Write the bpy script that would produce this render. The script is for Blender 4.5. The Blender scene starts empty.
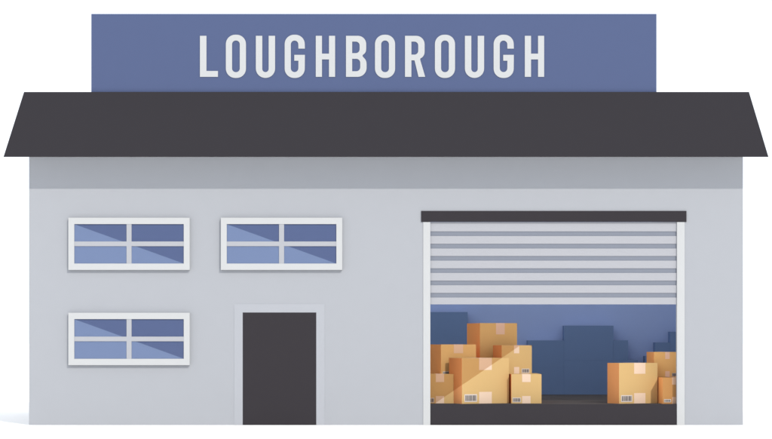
import bpy, bmesh, math
from mathutils import Vector

S = bpy.context.scene
COL = S.collection

# ------------------------------------------------------------------ camera
CAM_H, CAM_D, PPM = 1.596, 40.0, 52.0        # eye height (m), distance to the facade (m), photo pixels per metre
cd = bpy.data.cameras.new('camera')
cam = bpy.data.objects.new('camera', cd); COL.objects.link(cam)
cam.location = (0, -CAM_D, CAM_H); cam.rotation_euler = (math.radians(90), 0, 0)
cd.sensor_width = 36.0
cd.lens = 36.0 * CAM_D / (772 / PPM)
cd.shift_y = (342 - 219.5) / 772
cd.clip_start = 0.5; cd.clip_end = 4000
S.camera = cam

# ------------------------------------------------------------------ sky and sun
SUN_DIR = Vector((-0.667, 1.4, -1.0)).normalized()
SUN_EL = math.asin(-SUN_DIR.z)
w = bpy.data.worlds.new('World'); S.world = w; w.use_nodes = True
nt = w.node_tree; nt.nodes.clear()
out = nt.nodes.new('ShaderNodeOutputWorld'); bg = nt.nodes.new('ShaderNodeBackground')
sky = nt.nodes.new('ShaderNodeTexSky'); sky.sky_type = 'NISHITA'; sky.sun_disc = False
sky.sun_elevation = SUN_EL; sky.sun_rotation = math.atan2(-SUN_DIR.x, -SUN_DIR.y)
mix = nt.nodes.new('ShaderNodeMixRGB'); mix.inputs[0].default_value = 0.95      # thin white overcast in front of the blue
mix.inputs[2].default_value = (13.0, 13.8, 15.0, 1)
nt.links.new(sky.outputs[0], mix.inputs[1]); nt.links.new(mix.outputs[0], bg.inputs[0])
bg.inputs[1].default_value = 0.1
nt.links.new(bg.outputs[0], out.inputs[0])
sl = bpy.data.lights.new('sun', 'SUN'); sl.energy = 2.3; sl.angle = math.radians(0.5); sl.color = (1.0, 0.955, 0.87)
so = bpy.data.objects.new('sun', sl); COL.objects.link(so); so.location = (8, -12, 14)
so.rotation_euler = SUN_DIR.to_track_quat('-Z', 'Y').to_euler()
S.view_settings.view_transform = 'Standard'; S.view_settings.look = 'None'
S.view_settings.exposure = 0; S.view_settings.gamma = 1; S.view_settings.use_curve_mapping = False
S.cycles.max_bounces = 16; S.cycles.diffuse_bounces = 10; S.cycles.transparent_max_bounces = 16
S.cycles.sample_clamp_indirect = 0

# ------------------------------------------------------------------ helpers
def X(px, y=0.0): return (px - 386) / PPM * (1 + y / CAM_D)
def Z(py, y=0.0): return CAM_H + (342 - py) / PPM * (1 + y / CAM_D)

def mat(name, rgb, rough=0.9, spec=0.0, var=0.005, scale=3.0):
    """Painted or dusty surface: base colour with a very faint uneven tone and a little grain in the relief."""
    m = bpy.data.materials.new(name); m.use_nodes = True
    n = m.node_tree; b = n.nodes['Principled BSDF']
    b.inputs['Roughness'].default_value = rough
    b.inputs['Specular IOR Level'].default_value = spec
    tc = n.nodes.new('ShaderNodeTexCoord'); no = n.nodes.new('ShaderNodeTexNoise')
    no.inputs['Scale'].default_value = scale; no.inputs['Detail'].default_value = 5
    rp = n.nodes.new('ShaderNodeValToRGB')
    rp.color_ramp.elements[0].position = 0.3; rp.color_ramp.elements[1].position = 0.7
    rp.color_ramp.elements[0].color = tuple(c * (1 - var) for c in rgb) + (1,)
    rp.color_ramp.elements[1].color = tuple(min(1, c * (1 + var)) for c in rgb) + (1,)
    n.links.new(tc.outputs['Object'], no.inputs['Vector']); n.links.new(no.outputs[0], rp.inputs[0])
    n.links.new(rp.outputs[0], b.inputs['Base Color'])
    return m

def tag(o, label, cat=None, group=None, kind=None):
    if label: o['label'] = label
    if cat: o['category'] = cat
    if group: o['group'] = group
    if kind: o['kind'] = kind
    return o

def empty(name, loc=(0, 0, 0), rz=0.0):
    o = bpy.data.objects.new(name, None); COL.objects.link(o)
    o.location = loc; o.rotation_euler = (0, 0, rz); o.empty_display_size = 0.2
    return o

class MB:
    """Collects boxes and prisms into one mesh."""
    def __init__(s): s.v = []; s.f = []; s.m = []
    def box(s, x0, x1, y0, y1, z0, z1, m=0, faces=None):
        k = len(s.v)
        s.v += [(x0,y0,z0),(x1,y0,z0),(x1,y1,z0),(x0,y1,z0),(x0,y0,z1),(x1,y0,z1),(x1,y1,z1),(x0,y1,z1)]
        q = {'b':(3,2,1,0),'t':(4,5,6,7),'f':(0,1,5,4),'r':(1,2,6,5),'k':(2,3,7,6),'l':(3,0,4,7)}
        for n, a in q.items():
            s.f.append(tuple(k + i for i in a)); s.m.append((faces or {}).get(n, m))
        return s
    def prism(s, pts, y0, y1, m=0):
        """pts: (x, z) counter-clockwise seen from the front (-y)."""
        k = len(s.v); n = len(pts)
        s.v += [(p[0], y0, p[1]) for p in pts] + [(p[0], y1, p[1]) for p in pts]
        s.f.append(tuple(range(k, k + n))); s.m.append(m)
        s.f.append(tuple(reversed(range(k + n, k + 2 * n)))); s.m.append(m)
        for i in range(n):
            j = (i + 1) % n
            s.f.append((k + i, k + n + i, k + n + j, k + j)); s.m.append(m)
        return s
    def build(s, name, mats, parent=None):
        me = bpy.data.meshes.new(name); me.from_pydata(s.v, [], s.f)
        mats = mats if isinstance(mats, (list, tuple)) else [mats]
        for q in mats: me.materials.append(q)
        for p, i in zip(me.polygons, s.m): p.material_index = i
        b = bmesh.new(); b.from_mesh(me); bmesh.ops.recalc_face_normals(b, faces=b.faces); b.to_mesh(me); b.free()
        o = bpy.data.objects.new(name, me); COL.objects.link(o)
        if parent: o.parent = parent
        return o

# ------------------------------------------------------------------ materials (surface colours
WALL   = mat('wall_paint_pale_grey', (0.306, 0.315, 0.339))
LINER  = mat('interior_wall_white', (0.84, 0.84, 0.84))
ROOF   = mat('roof_charcoal', (0.030, 0.028, 0.032))
HEAD   = mat('shutter_housing_charcoal', (0.033, 0.030, 0.034))
DOORM  = mat('door_charcoal', (0.033, 0.030, 0.034))
SIGN   = mat('sign_blue_enamel', (0.069, 0.089, 0.168))
LETTER = mat('letter_off_white', (0.409, 0.416, 0.422))
FRAME  = mat('window_frame_off_white', (0.417, 0.422, 0.428))
BAR    = mat('glazing_bar_light_grey', (0.323, 0.329, 0.354))
ROOMB  = mat('window_backing_deep_blue', (0.090, 0.119, 0.228))
REFL  = mat('window_reflection_pale_blue', (0.171, 0.222, 0.354))  # pale reflection tone put into a colour
SURR   = mat('door_surround_grey', (0.323, 0.332, 0.359))
SLAT   = mat('shutter_slat_light_grey', (0.325, 0.328, 0.353))
JOINT  = mat('shutter_joint_grey', (0.179, 0.193, 0.230))
FLOORM = mat('dock_floor_charcoal', (0.071, 0.064, 0.063))
EDGEM  = mat('dock_edge_charcoal', (0.034, 0.031, 0.035))
BACKW  = mat('back_wall_blue', (0.291, 0.368, 0.594))
CRATE  = mat('crate_slate_blue', (0.139, 0.206, 0.353))
GROUND = mat('ground_white_concrete', (0.950, 0.930, 0.895), var=0.01, scale=0.8)
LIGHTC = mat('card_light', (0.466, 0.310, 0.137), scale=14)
LIGHTS = mat('card_light_shaded_side', (0.800, 0.345, 0.135), scale=14)  # side faces reddened, shade of the unlit side put into the colour
MIDC   = mat('card_mid_shade', (0.450, 0.259, 0.102), scale=14)  # light card with an overall shade tint put in
TOPC   = mat('card_pale_shade', (0.840, 0.490, 0.190), scale=14)  # shade-tinted card, brightened against the shutter's shadow
SIDER  = mat('card_rust_shaded_side', (0.67, 0.285, 0.108), scale=14)  # darker side tone, side shade put into the card colour
MIDS   = mat('card_mid_shaded_side', (0.950, 0.380, 0.125), scale=14)  # side colour with shade tint put in
RBROWN = mat('card_brown_shade', (0.36, 0.18, 0.065), scale=14)  # light card browned to carry shade
HONEY  = mat('card_honey_shade', (0.860, 0.480, 0.175), scale=14)  # shade-browned card, brightened against the jamb's shadow
RBROWS = mat('card_brown_shaded_side', (0.800, 0.360, 0.130), scale=14)  # side shade painted as a warmer brown
TAPE   = mat('tape_pale', (0.576, 0.432, 0.328))
TAPED  = mat('tape_tan_shade', (0.47, 0.30, 0.20))  # pale tape toned down to carry shade
TAPEP  = mat('tape_peach_shade', (0.90, 0.57, 0.40))  # shaded tape tone, brightened where real shadow falls
LABELM = mat('label_paper', (0.50, 0.44, 0.40))
INK    = mat('barcode_ink', (0.05, 0.045, 0.05))

def shade_mat():  # amber tint that paints a diagonal shade over the left cartons
    m = bpy.data.materials.new('shade_amber'); m.use_nodes = True
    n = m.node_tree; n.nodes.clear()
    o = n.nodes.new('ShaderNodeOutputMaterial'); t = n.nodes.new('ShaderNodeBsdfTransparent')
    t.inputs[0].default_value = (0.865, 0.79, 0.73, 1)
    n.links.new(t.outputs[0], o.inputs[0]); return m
def glass_mat():
    m = bpy.data.materials.new('window_glass'); m.use_nodes = True
    n = m.node_tree; n.nodes.clear()
    o = n.nodes.new('ShaderNodeOutputMaterial'); t = n.nodes.new('ShaderNodeBsdfTransparent')
    g = n.nodes.new('ShaderNodeBsdfGlossy'); g.inputs['Roughness'].default_value = 0.02
    fr = n.nodes.new('ShaderNodeFresnel'); fr.inputs[0].default_value = 1.3
    mx = n.nodes.new('ShaderNodeMixShader'); t.inputs[0].default_value = (0.97, 0.98, 1, 1)
    n.links.new(fr.outputs[0], mx.inputs[0]); n.links.new(t.outputs[0], mx.inputs[1]); n.links.new(g.outputs[0], mx.inputs[2])
    n.links.new(mx.outputs[0], o.inputs[0]); return m
def added_skylight_mat():
    m = bpy.data.materials.new('added_skylight_translucent'); m.use_nodes = True
    n = m.node_tree; n.nodes.clear()
    o = n.nodes.new('ShaderNodeOutputMaterial'); t = n.nodes.new('ShaderNodeBsdfTranslucent')
    t.inputs[0].default_value = (0.96, 0.96, 0.96, 1)
    n.links.new(t.outputs[0], o.inputs[0]); return m
SHADE, GLASS, ADDED_SKYL = shade_mat(), glass_mat(), added_skylight_mat()

# ------------------------------------------------------------------ ground and floor
g = MB(); g.v = [(-1500, -1500, 0), (1500, -1500, 0), (1500, 1500, 0), (-1500, 1500, 0)]; g.f = [(0, 1, 2, 3)]; g.m = [0]
tag(g.build('ground', GROUND), 'plain white forecourt running out in front of the warehouse', kind='structure')
FZ = Z(404)
tag(MB().box(-6.73, 6.73, 0.11, 7.58, 0.004, FZ)
    .box(X(430.3) + .002, X(677) - .002, 0.004, 0.11, 0.004, FZ, faces={'f': 1}).build('floor', [FLOORM, EDGEM]),
    'raised charcoal loading floor inside the open shutter doorway', kind='structure')

# ------------------------------------------------------------------ warehouse
WH = tag(empty('warehouse'), 'pale grey warehouse with overhanging charcoal roof and half open roller shutter', 'building')
HW = 357 / PPM                 # half width
OX0, OX1, OZ = X(427), X(680.5), Z(217)
WT = 5.15                      # wall top
wall = MB()
fin = {'k': 1}
wall.box(-HW, OX0, 0, .10, 0, WT, faces=fin)
wall.box(OX1, HW, 0, .10, 0, WT, faces=fin)
wall.box(OX0, OX1, 0, .10, OZ, WT, faces=fin)
wall.box(-HW, -HW + .12, .10, 8.0, 0, WT, faces={'r': 1})
wall.box(HW - .12, HW, .10, 8.0, 0, WT, faces={'l': 1})
wall.box(-HW + .12, HW - .12, 7.88, 8.0, 0, WT, faces={'f': 1})
wall.build('wall', [WALL, LINER], WH)
MB().box(-HW + .12, HW - .12, 7.6, 7.7, 0.002, WT).build('back_wall', BACKW, WH)['label'] = 'blue back wall of the loading bay'
MB().box(-HW + .125, HW - .125, .105, 5.2, 4.90, 4.905).build('added_skylight', ADDED_SKYL, WH)  # unseen translucent roof, added to spread daylight into the bay

# roof: a steep skirt with hipped ends across the front, over a boarded soffit that rises towards the wall
EY, TY = -.763, -.18
ez, tz = Z(157, EY), Z(92, TY)
ex0, ex1 = X(3.5, EY), X(768.5, EY); tx0, tx1 = X(24, TY), X(749, TY)
sz_in = Z(156.9, 0)
rf = MB()
rf.v = [(ex0, EY, ez), (ex1, EY, ez), (X(768.5, -.004), -.004, sz_in), (X(3.5, -.004), -.004, sz_in),
        (tx0, TY, tz), (tx1, TY, tz), (tx1, -.004, tz), (tx0, -.004, tz)]
rf.f = [(0, 1, 5, 4), (1, 2, 6, 5), (2, 3, 7, 6), (3, 0, 4, 7), (4, 5, 6, 7), (3, 2, 1, 0)]; rf.m = [0, 0, 0, 0, 0, 1]
rf.build('roof', [ROOF, LINER], WH)
# low parapet behind the skirt carries on round the hall
pr = MB()
pr.box(-HW + .004, HW - .004, .0, .10, WT + .002, tz - .25); pr.box(-HW + .004, -HW + .12, .10, 8.0, WT + .002, 5.3); pr.box(HW - .12, HW - .004, .10, 8.0, WT + .002, 5.3)
pr.box(-HW + .12, HW - .12, 7.88, 8.0, WT + .002, 5.3)
pr.build('parapet', LINER, WH)

# windows
def window(x0, x1, y0, y1):
    """photo corners of the outer frame"""
    P = .082
    t = 5.85
    ax, bx, az, bz = X(x0), X(x1), Z(y1), Z(y0)
    f = t / PPM
    ix0, ix1, iz0, iz1 = ax + f, bx - f, az + f * 1.08, bz - f * 1.08
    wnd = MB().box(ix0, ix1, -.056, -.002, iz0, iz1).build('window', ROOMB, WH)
    wnd['label'] = 'white framed window with four panes over a blue backing with a diagonal painted reflection'
    fr = MB()
    fr.box(ax, bx, -P, -.001, bz - f * 1.08, bz); fr.box(ax, bx, -P, -.001, az, az + f * 1.08)
    fr.box(ax, ix0, -P, -.001, iz0, iz1); fr.box(ix1, bx, -P, -.001, iz0, iz1)
    fr.build('frame', FRAME, wnd)
    cx, cz, hv, hh = (ax + bx) / 2, (az + bz) / 2, 2.5 / PPM, 2.35 / PPM
    gb = MB()
    gb.box(cx - hv, cx + hv, -.074, -.058, iz0, iz1)
    gb.box(ix0, cx - hv, -.074, -.058, cz - hh, cz + hh); gb.box(cx + hv, ix1, -.074, -.058, cz - hh, cz + hh)
    gb.build('glazing_bar', BAR, wnd)
    MB().prism([(ix0 + .001, iz0 + .001), (ix1 - .001, iz0 + .001), (ix0 + .001, iz1 - .001)], -.060, -.0565).build('reflection_sheet', REFL, wnd)  # pale triangle painting a diagonal reflection behind the panes
    gl = MB()
    for (p, q, r, s) in ((ix0, cx - hv, cz + hh, iz1), (cx + hv, ix1, cz + hh, iz1), (ix0, cx - hv, iz0, cz - hh), (cx + hv, ix1, iz0, cz - hh)):
        k = len(gl.v); gl.v += [(p, -.064, r), (q, -.064, r), (q, -.064, s), (p, -.064, s)]; gl.f.append((k, k+1, k+2, k+3)); gl.m.append(0)
    gl.build('pane', GLASS, wnd)
    return wnd
window(69, 190, 218, 270)
window(221.2, 342.3, 218, 270)
window(69, 190, 312.8, 365)

# door with its surround
dx0, dx1, dz = X(242.7), X(316.3), Z(312.4)
sx0, sx1, sz = X(234.3), X(324.6), Z(304)
door = MB().box(dx0, dx1, -.004, -.0005, .004, dz).build('door', DOORM, WH)
door['label'] = 'plain charcoal door in a pale grey surround'
MB().box(sx0, dx0, -.005, -.001, .001, dz).box(dx1, sx1, -.005, -.001, .001, dz).box(sx0, sx1, -.005, -.001, dz, sz).build('door_frame', SURR, door)

# roller shutter
MB().box(X(421.2), X(686.3), -.022, .0, Z(221.9), Z(211)).build('shutter_housing', HEAD, WH)
for a, b in ((423.2, 430.3), (677.0, 684.6)):
    MB().box(X(a), X(b), -.012, -.001, .002, Z(222)).box(max(X(a), OX0 + .001) if a < 500 else X(b) - .15, min(X(b), X(b)) if a < 500 else OX1 - .001, .0, .098, .004, OZ - .002).build('door_jamb', FRAME, WH)
bounds = [(222.0, 231.4), (236.0, 243.8), (248.5, 256.0), (260.6, 268.3), (272.9, 280.6), (285.2, 292.9), (297.5, 304.3)]
shx0, shx1 = X(430.4, .03), X(676.9, .03)
sh = MB()
for a, b in bounds: sh.box(shx0, shx1, .022, .048, Z(b, .02), Z(a, .02))
shut = sh.build('roller_shutter', SLAT, WH)
shut['label'] = 'light grey ribbed roller shutter pulled half way up'
MB().box(shx0, shx1, .034, .0475, Z(304.0, .03), Z(222, .03)).build('slat_joint', JOINT, shut)

# ------------------------------------------------------------------ sign board with raised lettering
SG = tag(empty('sign_board', (0, -.12, tz)), 'wide blue sign board reading LOUGHBOROUGH standing on the charcoal roof', 'sign')
def at_sign(px, py): return (X(px, -.12), Z(py, -.12) - tz)
x0, z1 = at_sign(91.3, 14); x1, _ = at_sign(656.5, 14)
MB().box(x0, x1, 0, .16, .001, z1).build('board', SIGN, SG)
for xx in (-5.0, -1.8, 1.4, 4.6):
    MB().box(xx - .04, xx + .04, .161, .20, .001, 1.2).build('post', ROOF, SG)

def arc(cx, cy, r, a0, a1, n=8, rx=None):
    return [(cx + (rx or r) * math.cos(math.radians(a0 + (a1 - a0) * i / n)), cy - r * math.sin(math.radians(a0 + (a1 - a0) * i / n))) for i in range(n + 1)]
def rrect(a, b, t, u, r):
    return arc(b - r, t + r, r, 0, 90) + arc(a + r, t + r, r, 90, 180) + arc(a + r, u - r, r, 180, 270) + arc(b - r, u - r, r, 270, 360)
T, B_, OT, OB = 36.0, 77.0, 34.9, 78.1
def L_O(x): return [rrect(x, x + 20.1, OT, OB, 9.3), rrect(x + 6.2, x + 13.9, 40.7, 72.3, 3.7)]
def L_U(x):
    w_ = 19.2
    return [[(x, T), (x + 6.4, T)] + arc(x + 9.6, 69.1, 3.2, 180, 360) + [(x + 12.8, T), (x + w_, T)] + list(reversed(arc(x + 9.6, 68.8, 9.3, 180, 360, 14, 9.6)))]
def L_G(x):
    r = x + 20.3
    p = [(r, 48.8)] + arc(r - 9.4, OT + 9.3, 9.3, 0, 90) + arc(x + 9.4, OT + 9.3, 9.3, 90, 180) + arc(x + 9.4, OB - 9.3, 9.3, 180, 270) + arc(r - 9.4, OB - 9.3, 9.3, 270, 360)
    p += [(r, 55.0), (x + 9.7, 55.0), (x + 9.7, 60.9), (x + 13.8, 60.9)]
    p += arc(x + 10.0, 68.5, 3.75, 360, 180, 10) + arc(x + 10.0, 44.5, 3.75, 180, 0, 10) + [(x + 13.8, 48.8)]
    return [p]
def L_H(x): return [[(x, T), (x + 6.2, T), (x + 6.2, 53.8), (x + 13.2, 53.8), (x + 13.2, T), (x + 19.3, T), (x + 19.3, B_), (x + 13.2, B_), (x + 13.2, 59.6), (x + 6.2, 59.6), (x + 6.2, B_), (x, B_)]]
def L_L(x): return [[(x, T), (x + 6.5, T), (x + 6.5, 71.1), (x + 18, 71.1), (x + 18, B_), (x, B_)]]
def L_B(x):
    o = [(x, B_), (x, T)] + list(reversed(arc(x + 12.0, T + 8.2, 8.2, 0, 90))) + [(x + 20.2, 48.6)] + list(reversed(arc(x + 14.2, 49.6, 6.0, -62, 0, 4)))[1:] + [(x + 16.4, 56.0)]
    o += list(reversed(arc(x + 12.4, 64.0, 8.2, -2, 52, 5))) + [(x + 20.6, 67.4)] + list(reversed(arc(x + 11.6, 68.0, 9.0, -90, 0)))
    i1 = [(x + 6.2, 53.3), (x + 6.2, 41.8)] + list(reversed(arc(x + 9.8, 45.6, 3.8, 0, 90))) + list(reversed(arc(x + 9.8, 49.5, 3.8, -90, 0)))
    i2 = [(x + 6.2, 71.4), (x + 6.2, 59.0)] + list(reversed(arc(x + 10.3, 62.9, 3.9, 0, 90))) + list(reversed(arc(x + 10.3, 67.5, 3.9, -90, 0)))
    return [o, i1, i2]
def L_R(x):
    o = [(x, B_), (x, T)] + list(reversed(arc(x + 11.2, T + 8.4, 8.4, 0, 90))) + [(x + 19.6, 51.4)] + list(reversed(arc(x + 12.6, 52.2, 7.0, -66, 0, 5)))
    o += [(x + 15.1, 59.6), (x + 20.2, B_), (x + 13.5, B_), (x + 9.5, 60.5), (x + 6.4, 60.5), (x + 6.4, B_)]
    i1 = [(x + 6.4, 54.8), (x + 6.4, 41.8)] + list(reversed(arc(x + 9.4, 45.6, 3.8, 0, 90))) + list(reversed(arc(x + 9.4, 51.0, 3.8, -90, 0)))
    return [o, i1]
loops = L_L(200) + L_O(225.9) + L_U(255.9) + L_G(284.6) + L_H(315.8) + L_B(346) + L_O(375) + L_R(405) + L_O(434.9) + L_U(464.9) + L_G(493.5) + L_H(524.8)
cu = bpy.data.curves.new('lettering', 'CURVE'); cu.dimensions = '2D'; cu.fill_mode = 'BOTH'; cu.extrude = .006
for lp in loops:
    sp = cu.splines.new('POLY'); sp.points.add(len(lp) - 1); sp.use_cyclic_u = True
    for p, (px, py) in zip(sp.points, lp):
        a, b = at_sign(px, py); p.co = (a, b, 0, 1)
tmp = bpy.data.objects.new('lettering', cu); COL.objects.link(tmp)
dg = bpy.context.evaluated_depsgraph_get()
me = bpy.data.meshes.new_from_object(tmp.evaluated_get(dg)); me.name = 'lettering'
bpy.data.objects.remove(tmp)
for v in me.vertices: v.co = Vector((v.co.x, -.0065 - v.co.z, v.co.y))
bb = bmesh.new(); bb.from_mesh(me); bmesh.ops.recalc_face_normals(bb, faces=bb.faces); bb.to_mesh(me); bb.free()
me.materials.clear(); me.materials.append(LETTER)
lo = bpy.data.objects.new('lettering', me); COL.objects.link(lo); lo.parent = SG

# ------------------------------------------------------------------ cartons
def clip_poly(poly, a, b):
    """keep the part of poly on the upper-left of the line a -> b (a left, b right)"""
    out = []
    def side(p): return (b[0]-a[0])*(p[1]-a[1]) - (b[1]-a[1])*(p[0]-a[0])
    for i, p in enumerate(poly):
        q = poly[(i + 1) % len(poly)]; s, t = side(p), side(q)
        if s >= 0: out.append(p)
        if s * t < 0:
            k = s / (s - t); out.append((p[0] + (q[0]-p[0])*k, p[1] + (q[1]-p[1])*k))
    return out

def carton(label, xs, xf, xr, top, bot, y0, ang, cmat, smat, depth=None, tapes=(), code=None, tmat=None, shade_edge=None, group=None, fx0=None):
    """xs/xf/xr: photo columns of the far left, near and far right vertical edges; y0 depth of the near edge."""
    a = math.radians(ang); s, c = math.sin(a), math.cos(a)
    u = (xr - 386) / PPM; us = (xs - 386) / PPM
    X0 = X(xf, y0)
    w_ = (u * (1 + y0 / CAM_D) - X0) / (c - s * u / CAM_D)
    d_ = depth or (X0 - us * (1 + y0 / CAM_D)) / (s + us * c / CAM_D)
    zb = FZ if bot >= 403.5 else Z(bot, y0)
    h = Z(top, y0) - zb
    root = tag(empty('carton', (X0, y0, zb + .001), a), label, 'box', group)
    lid = .0015
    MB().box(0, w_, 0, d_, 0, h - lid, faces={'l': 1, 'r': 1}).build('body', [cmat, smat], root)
    def lx(px):        # photo column -> distance along the front face
        v = (px - 386) / PPM
        return (v * (1 + y0 / CAM_D) - X0) / (c - s * v / CAM_D)
    def lz(py, q=0): return Z(py, y0 + s * q) - zb
    for (tx0, tx1, ty0, ty1) in tapes:
        p, q = max(lx(tx0), .001), min(lx(tx1), w_ - .001)
        zt = h - lid if abs(ty0 - top) < 1 else lz(ty0, p)
        zl = .001 if abs(ty1 - bot) < 1.2 else lz(ty1, p)
        t = MB().box(p, q, -.0015, -.0001, zl, zt)
        if abs(ty0 - top) < 1: t.box(p, q, -.0015, d_, h - lid, h)
        t.build('tape', tmat or TAPE, root)
    if code:
        tx0, tx1, ty0, ty1 = code
        p, q = lx(tx0), min(lx(tx1), w_ - .002); zt, zl = lz(ty0, p), max(lz(ty1, p), .002)
        lb = MB().box(p, q, -.0035, -.0016, zl, zt).build('label', LABELM, root)
        bars = MB(); hh = zt - zl; m_ = (q - p) * .08
        pat = [3, 2, 1, 1, 2, 1, 1, 2, 3, 1, 1, 1, 2, 1, 1, 2, 2, 1, 3, 1, 1, 1, 2]
        unit = (q - p - 2 * m_) / sum(pat); cur = p + m_
        for i, n in enumerate(pat):
            if i % 2 == 0: bars.box(cur, cur + n * unit, -.0045, -.0036, zl + hh * .14, zt - hh * .14)
            cur += n * unit
        bars.build('barcode', INK, lb)
    if shade_edge:  # clear tinted sheet painting shade above the slanting line
        A, Bp = shade_edge
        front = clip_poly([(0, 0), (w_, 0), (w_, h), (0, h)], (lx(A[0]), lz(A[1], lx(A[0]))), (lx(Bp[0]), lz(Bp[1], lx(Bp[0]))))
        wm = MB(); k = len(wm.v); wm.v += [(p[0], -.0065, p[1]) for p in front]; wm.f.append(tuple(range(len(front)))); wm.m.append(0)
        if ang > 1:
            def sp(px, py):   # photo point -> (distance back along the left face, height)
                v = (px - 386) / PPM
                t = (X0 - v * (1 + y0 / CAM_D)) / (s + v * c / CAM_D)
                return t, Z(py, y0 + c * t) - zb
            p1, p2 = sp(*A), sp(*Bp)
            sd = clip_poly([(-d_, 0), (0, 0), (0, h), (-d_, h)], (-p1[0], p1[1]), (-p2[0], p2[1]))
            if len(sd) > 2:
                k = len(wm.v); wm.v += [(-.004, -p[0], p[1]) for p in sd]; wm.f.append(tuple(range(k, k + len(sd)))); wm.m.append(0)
        wm.build('shade_sheet', SHADE, root)
    return root

D0, D1 = (434.0, 404.0), (519.2, 346.0)          # slanting edge of the shade painted on the left cartons
GL = 'cartons stacked at the left of the doorway'
GR = 'cartons stacked at the right of the doorway'
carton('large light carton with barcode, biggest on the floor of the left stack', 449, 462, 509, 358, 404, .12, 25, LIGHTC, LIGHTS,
       tapes=((479.1, 491.8, 358, 370), (479.1, 491.8, 391.9, 404)), code=(464.4, 477, 394.3, 402), shade_edge=(D0, D1), group=GL)
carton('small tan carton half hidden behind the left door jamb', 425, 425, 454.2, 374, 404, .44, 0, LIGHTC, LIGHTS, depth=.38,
       tapes=((435.8, 444.1, 374, 382), (435.8, 444.1, 396, 404)), code=(427, 434.3, 397.8, 402.6), shade_edge=(D0, D1), group=GL)
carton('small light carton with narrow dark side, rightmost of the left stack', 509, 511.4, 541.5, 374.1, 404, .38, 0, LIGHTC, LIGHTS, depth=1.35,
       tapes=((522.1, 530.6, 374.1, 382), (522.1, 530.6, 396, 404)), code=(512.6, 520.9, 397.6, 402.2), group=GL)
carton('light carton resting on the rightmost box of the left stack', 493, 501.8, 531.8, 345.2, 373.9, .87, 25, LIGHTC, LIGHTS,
       tapes=((514, 519.2, 345.2, 353.3), (514, 519.2, 367, 373.9)), code=(521.6, 529.4, 368.6, 373.0), shade_edge=(D0, D1), group=GL)
carton('tan carton with shaded side, second from the left behind the biggest box', 428.5, 441, 476, 344.4, 374.6, .75, 15, MIDC, MIDS,
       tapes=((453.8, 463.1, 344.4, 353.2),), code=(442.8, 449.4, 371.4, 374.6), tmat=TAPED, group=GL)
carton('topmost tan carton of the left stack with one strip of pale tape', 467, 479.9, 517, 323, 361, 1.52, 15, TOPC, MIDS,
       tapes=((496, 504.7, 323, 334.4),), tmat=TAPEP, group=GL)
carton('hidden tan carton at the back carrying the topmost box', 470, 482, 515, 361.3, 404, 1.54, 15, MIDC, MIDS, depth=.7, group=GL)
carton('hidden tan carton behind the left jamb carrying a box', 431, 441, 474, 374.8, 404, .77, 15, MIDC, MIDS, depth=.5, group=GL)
carton('large light carton with shaded side and barcode, leftmost of the right stack', 607.4, 619.1, 657.5, 363, 404, .20, 25, LIGHTC, SIDER,
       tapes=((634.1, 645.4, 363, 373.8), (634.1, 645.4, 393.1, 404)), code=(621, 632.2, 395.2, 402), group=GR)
carton('shade-browned carton on top of the right stack cut by the door jamb', 646.6, 654, 681, 352, 377.3, .78, 5, HONEY, RBROWS,
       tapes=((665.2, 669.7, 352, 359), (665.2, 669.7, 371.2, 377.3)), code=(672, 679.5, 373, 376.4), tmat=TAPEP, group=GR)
carton('small shade-browned carton at the bottom of the right stack beside the door jamb', 658, 662.8, 686, 377.5, 404, .12, 3, RBROWN, RBROWS, depth=1.3,
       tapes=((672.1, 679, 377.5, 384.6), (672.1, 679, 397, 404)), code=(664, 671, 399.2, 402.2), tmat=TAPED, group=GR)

# ------------------------------------------------------------------ dark crates at the back of the bay
GC = 'slate blue crates stacked at the back of the bay'
def crate(label, x0, x1, top, bot, y0=7.2, d=.34):
    zb = FZ + .001 if bot > 394 else Z(bot, y0)
    a, b = X(x0, y0), X(x1, y0); h = Z(top, y0) - zb
    root = tag(empty('crate', ((a + b) / 2, y0, zb)), label, 'crate', GC)
    w2 = (b - a) / 2
    MB().box(-w2, w2, 0, d, 0, h - .012).build('body', CRATE, root)
    MB().box(-w2, w2, 0, d, h - .0118, h).build('lid', CRATE, root)
    return root
crate('slate blue crate high at the far left behind the tan cartons', 418, 467.6, 312, 353)
crate('slate blue crate under the far left one behind the tan cartons', 418, 467.6, 353.05, 395)
crate('slate blue crate right behind the left carton stack, upper of two', 527.5, 563.9, 340.4, 367)
crate('slate blue crate on the floor right behind the left carton stack', 527.5, 563.9, 367.05, 395)
crate('tallest slate blue crate in the middle of the bay, upper of two', 564.0, 613.5, 325.6, 360)
crate('slate blue crate on the floor under the tallest middle one', 564.0, 613.5, 360.05, 395)
crate('small slate blue crate stepping down right of the tallest middle one', 613.6, 628, 340.3, 360)
crate('low slate blue crate on the floor behind the large right carton', 613.6, 637.9, 360.05, 395)
crate('narrow slate blue crate peeping over the large right carton', 645, 655, 356, 395)
crate('slate blue crate behind the brown right carton, lower step', 655.1, 670, 342.4, 395)
crate('slate blue crate behind the right door jamb, higher step', 670.1, 681, 331.7, 395)
